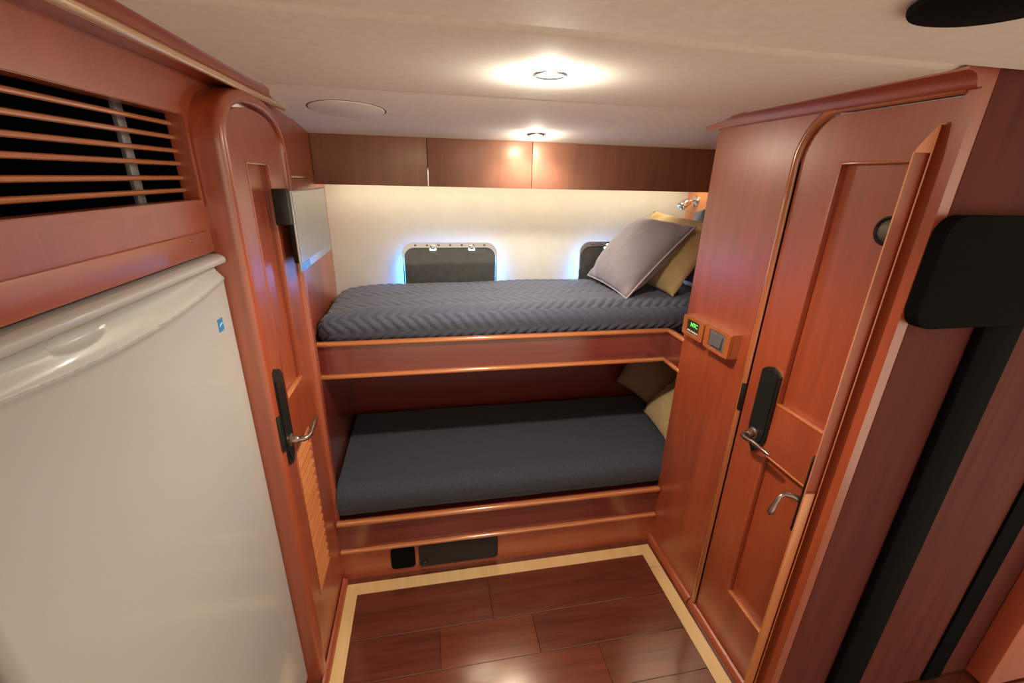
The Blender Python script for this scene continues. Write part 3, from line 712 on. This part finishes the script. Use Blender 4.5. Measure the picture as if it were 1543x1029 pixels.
# ------------------------------------------------------------------ two wooden control boxes on the pillar
def ctrl(y0, y1, z0, z1, label):
    e = empty('control_box', (XR, (y0 + y1) / 2, z0)); tag(e, label, 'control box', 'control boxes on the pillar')
    MB().prism(rect(y0 + 0.001, y1 - 0.001, z0 + 0.001, z1 - 0.001), [], YZ, XR - 0.036, XR - 0.0002).build('case', TRIM_V, e)
    MB().prism(rrect(y0, y1, z0, z1, 0.008), [list(reversed(rrect(y0 + 0.026, y1 - 0.026, z0 + 0.012, z1 - 0.012, 0.002)))], YZ, XR - 0.044, XR - 0.034).build('front_frame', TRIM_V, e)
    return e
c1 = ctrl(1.389, 1.523, 1.128, 1.206, 'wooden control box with a lit green digital display')
MB().box((XR - 0.040, 1.416, 1.141), (XR - 0.0355, 1.496, 1.193)).build('display', DISPLAY, c1)
def text(body, size, name, mat, parent, loc):
    cu = bpy.data.curves.new(name, 'FONT'); cu.body = body; cu.size = size; cu.extrude = 0.0003
    cu.align_x = 'CENTER'; cu.align_y = 'CENTER'
    t = bpy.data.objects.new('tmp', cu); COL.objects.link(t)
    dg = bpy.context.evaluated_depsgraph_get(); dg.update()
    me = bpy.data.meshes.new_from_object(t.evaluated_get(dg)); bpy.data.objects.remove(t)
    Rm = Matrix(((0, 0, -1), (-1, 0, 0), (0, 1, 0)))          # reads from the cabin, facing -x
    org = ORG[parent.name]
    for v in me.vertices: v.co = Rm @ v.co + Vector(loc) - org
    me.materials.clear(); me.materials.append(mat)
    o = bpy.data.objects.new(name, me); COL.objects.link(o); o.parent = parent; ORG[o.name] = org
    return o
text('NTC', 0.023, 'display_digits', GREEN, c1, (XR - 0.0405, 1.452, 1.176))
for k in range(6):
    MB().box((XR - 0.0408, 1.424 + k * 0.012, 1.147), (XR - 0.040, 1.432 + k * 0.012, 1.153)).build('button_mark', LABELW, c1)
MB().box((XR - 0.0405, 1.416, 1.1405), (XR - 0.0395, 1.496, 1.1435)).build('display_edge', STEEL, c1)
c2 = ctrl(1.235, 1.377, 1.124, 1.214, 'wooden control box with a grey rocker switch beside the display box')
MB().box((XR - 0.040, 1.262, 1.137), (XR - 0.0355, 1.350, 1.201)).build('switch_plate', plain('grey_brown_switch', (0.13, 0.115, 0.10), rough=0.4), c2)
m = MB().prism([(0.0, 1.147), (0.010, 1.150), (0.004, 1.190), (0.0, 1.192)], [], lambda u, v, t: (XR - 0.040 - u, t, v), 1.275, 1.337)
m.build('rocker', plain('dark_grey_rocker', (0.085, 0.082, 0.08), rough=0.4), c2)
MB().box((XR - 0.042, 1.262, 1.1365), (XR - 0.0395, 1.350, 1.1405)).build('switch_edge', STEEL, c2)

# ------------------------------------------------------------------ reading lamp
rl = empty('reading_lamp', (XBR, 2.19, 1.60)); tag(rl, 'small chrome reading spotlight on the orange bulkhead', 'lamp')
cb = Vector((XBR, 2.185, 1.612))
MB().lathe([(0, 0.010), (0.020, 0.010), (0.026, 0.006), (0.027, 0)], cb, (-1, 0, 0), 24).build('base', STEEL, rl)
MB().tube([cb + Vector((-0.008, 0, 0)), cb + Vector((-0.030, 0, 0.002)), cb + Vector((-0.042, 0.0, -0.004))], 0.006, 10).build('arm', STEEL, rl)
MB().tube([cb + Vector((-0.008, 0.0, -0.012)), cb + Vector((-0.012, -0.002, -0.032))], 0.003, 8).build('toggle', STEEL, rl)
hd = MB().lathe([(0.0, 0.0), (0.012, 0.001), (0.018, 0.012), (0.020, 0.030), (0.021, 0.052), (0.024, 0.056), (0.024, 0.064), (0.018, 0.062), (0.014, 0.050), (0.0, 0.048)],
            cb + Vector((-0.036, 0.0, 0.002)), (-0.82, -0.12, -0.50), 24).build('lamp_head', STEEL, rl)

# ------------------------------------------------------------------ ceiling fittings
def downlight(c, nrm, label, r):
    e = empty('downlight', c); tag(e, label, 'ceiling light', 'downlights in the ceiling')
    MB().lathe([(r * 0.70, -0.004), (r * 0.72, 0.003), (r * 0.85, 0.006), (r * 0.97, 0.004), (r, 0.0)], c, nrm, 32).build('trim_ring', STEEL, e)
    MB().lathe([(0.0, 0.0025), (r * 0.5, 0.002), (r * 0.71, 0.0005)], c, nrm, 32).build('lens', LENS, e)
downlight((0.278, 1.06, 1.9155), (0, 0, -1), 'larger lit downlight in the middle of the ceiling', 0.040)
downlight((0.462, 1.945, 1.870), (0, -0.15, -1), 'smaller lit downlight close to the brown valance', 0.036)
def cz(y): return 1.9165 + (1.880 - 1.9165) * (y - 1.368) / (1.842 - 1.368)
sp = MB().lathe([(0.0, 0.0030), (0.114, 0.0030), (0.1165, 0.0022), (0.117, -0.002)], (-0.237, 1.645, cz(1.645)), (0, -0.0768, -1), 48).build('ceiling_speaker', CEIL)
tag(sp, 'round flush speaker cover in the beige ceiling at left', 'speaker')
MB().lathe([(0.1172, 0.0002), (0.1205, 0.0008), (0.122, 0.0002), (0.122, -0.002)], (-0.237, 1.645, cz(1.645)), (0, -0.0768, -1), 48).build('gap_shadow_ring', plain('shadow_gap', (0.10, 0.08, 0.06), rough=0.8), sp, label='thin ring coloured as shadow around the cover')  # dark ring colour stands for the shadow line at the cover rim
bs = MB().lathe([(0.0, 0.010), (0.070, 0.010), (0.080, 0.007), (0.082, 0.003), (0.082, 0.0)], (0.655, 0.492, 1.907), (0, 0, -1), 40).build('ceiling_fixture', BLACKP)
tag(bs, 'black round fixture on the ceiling at the upper right corner', 'fixture')
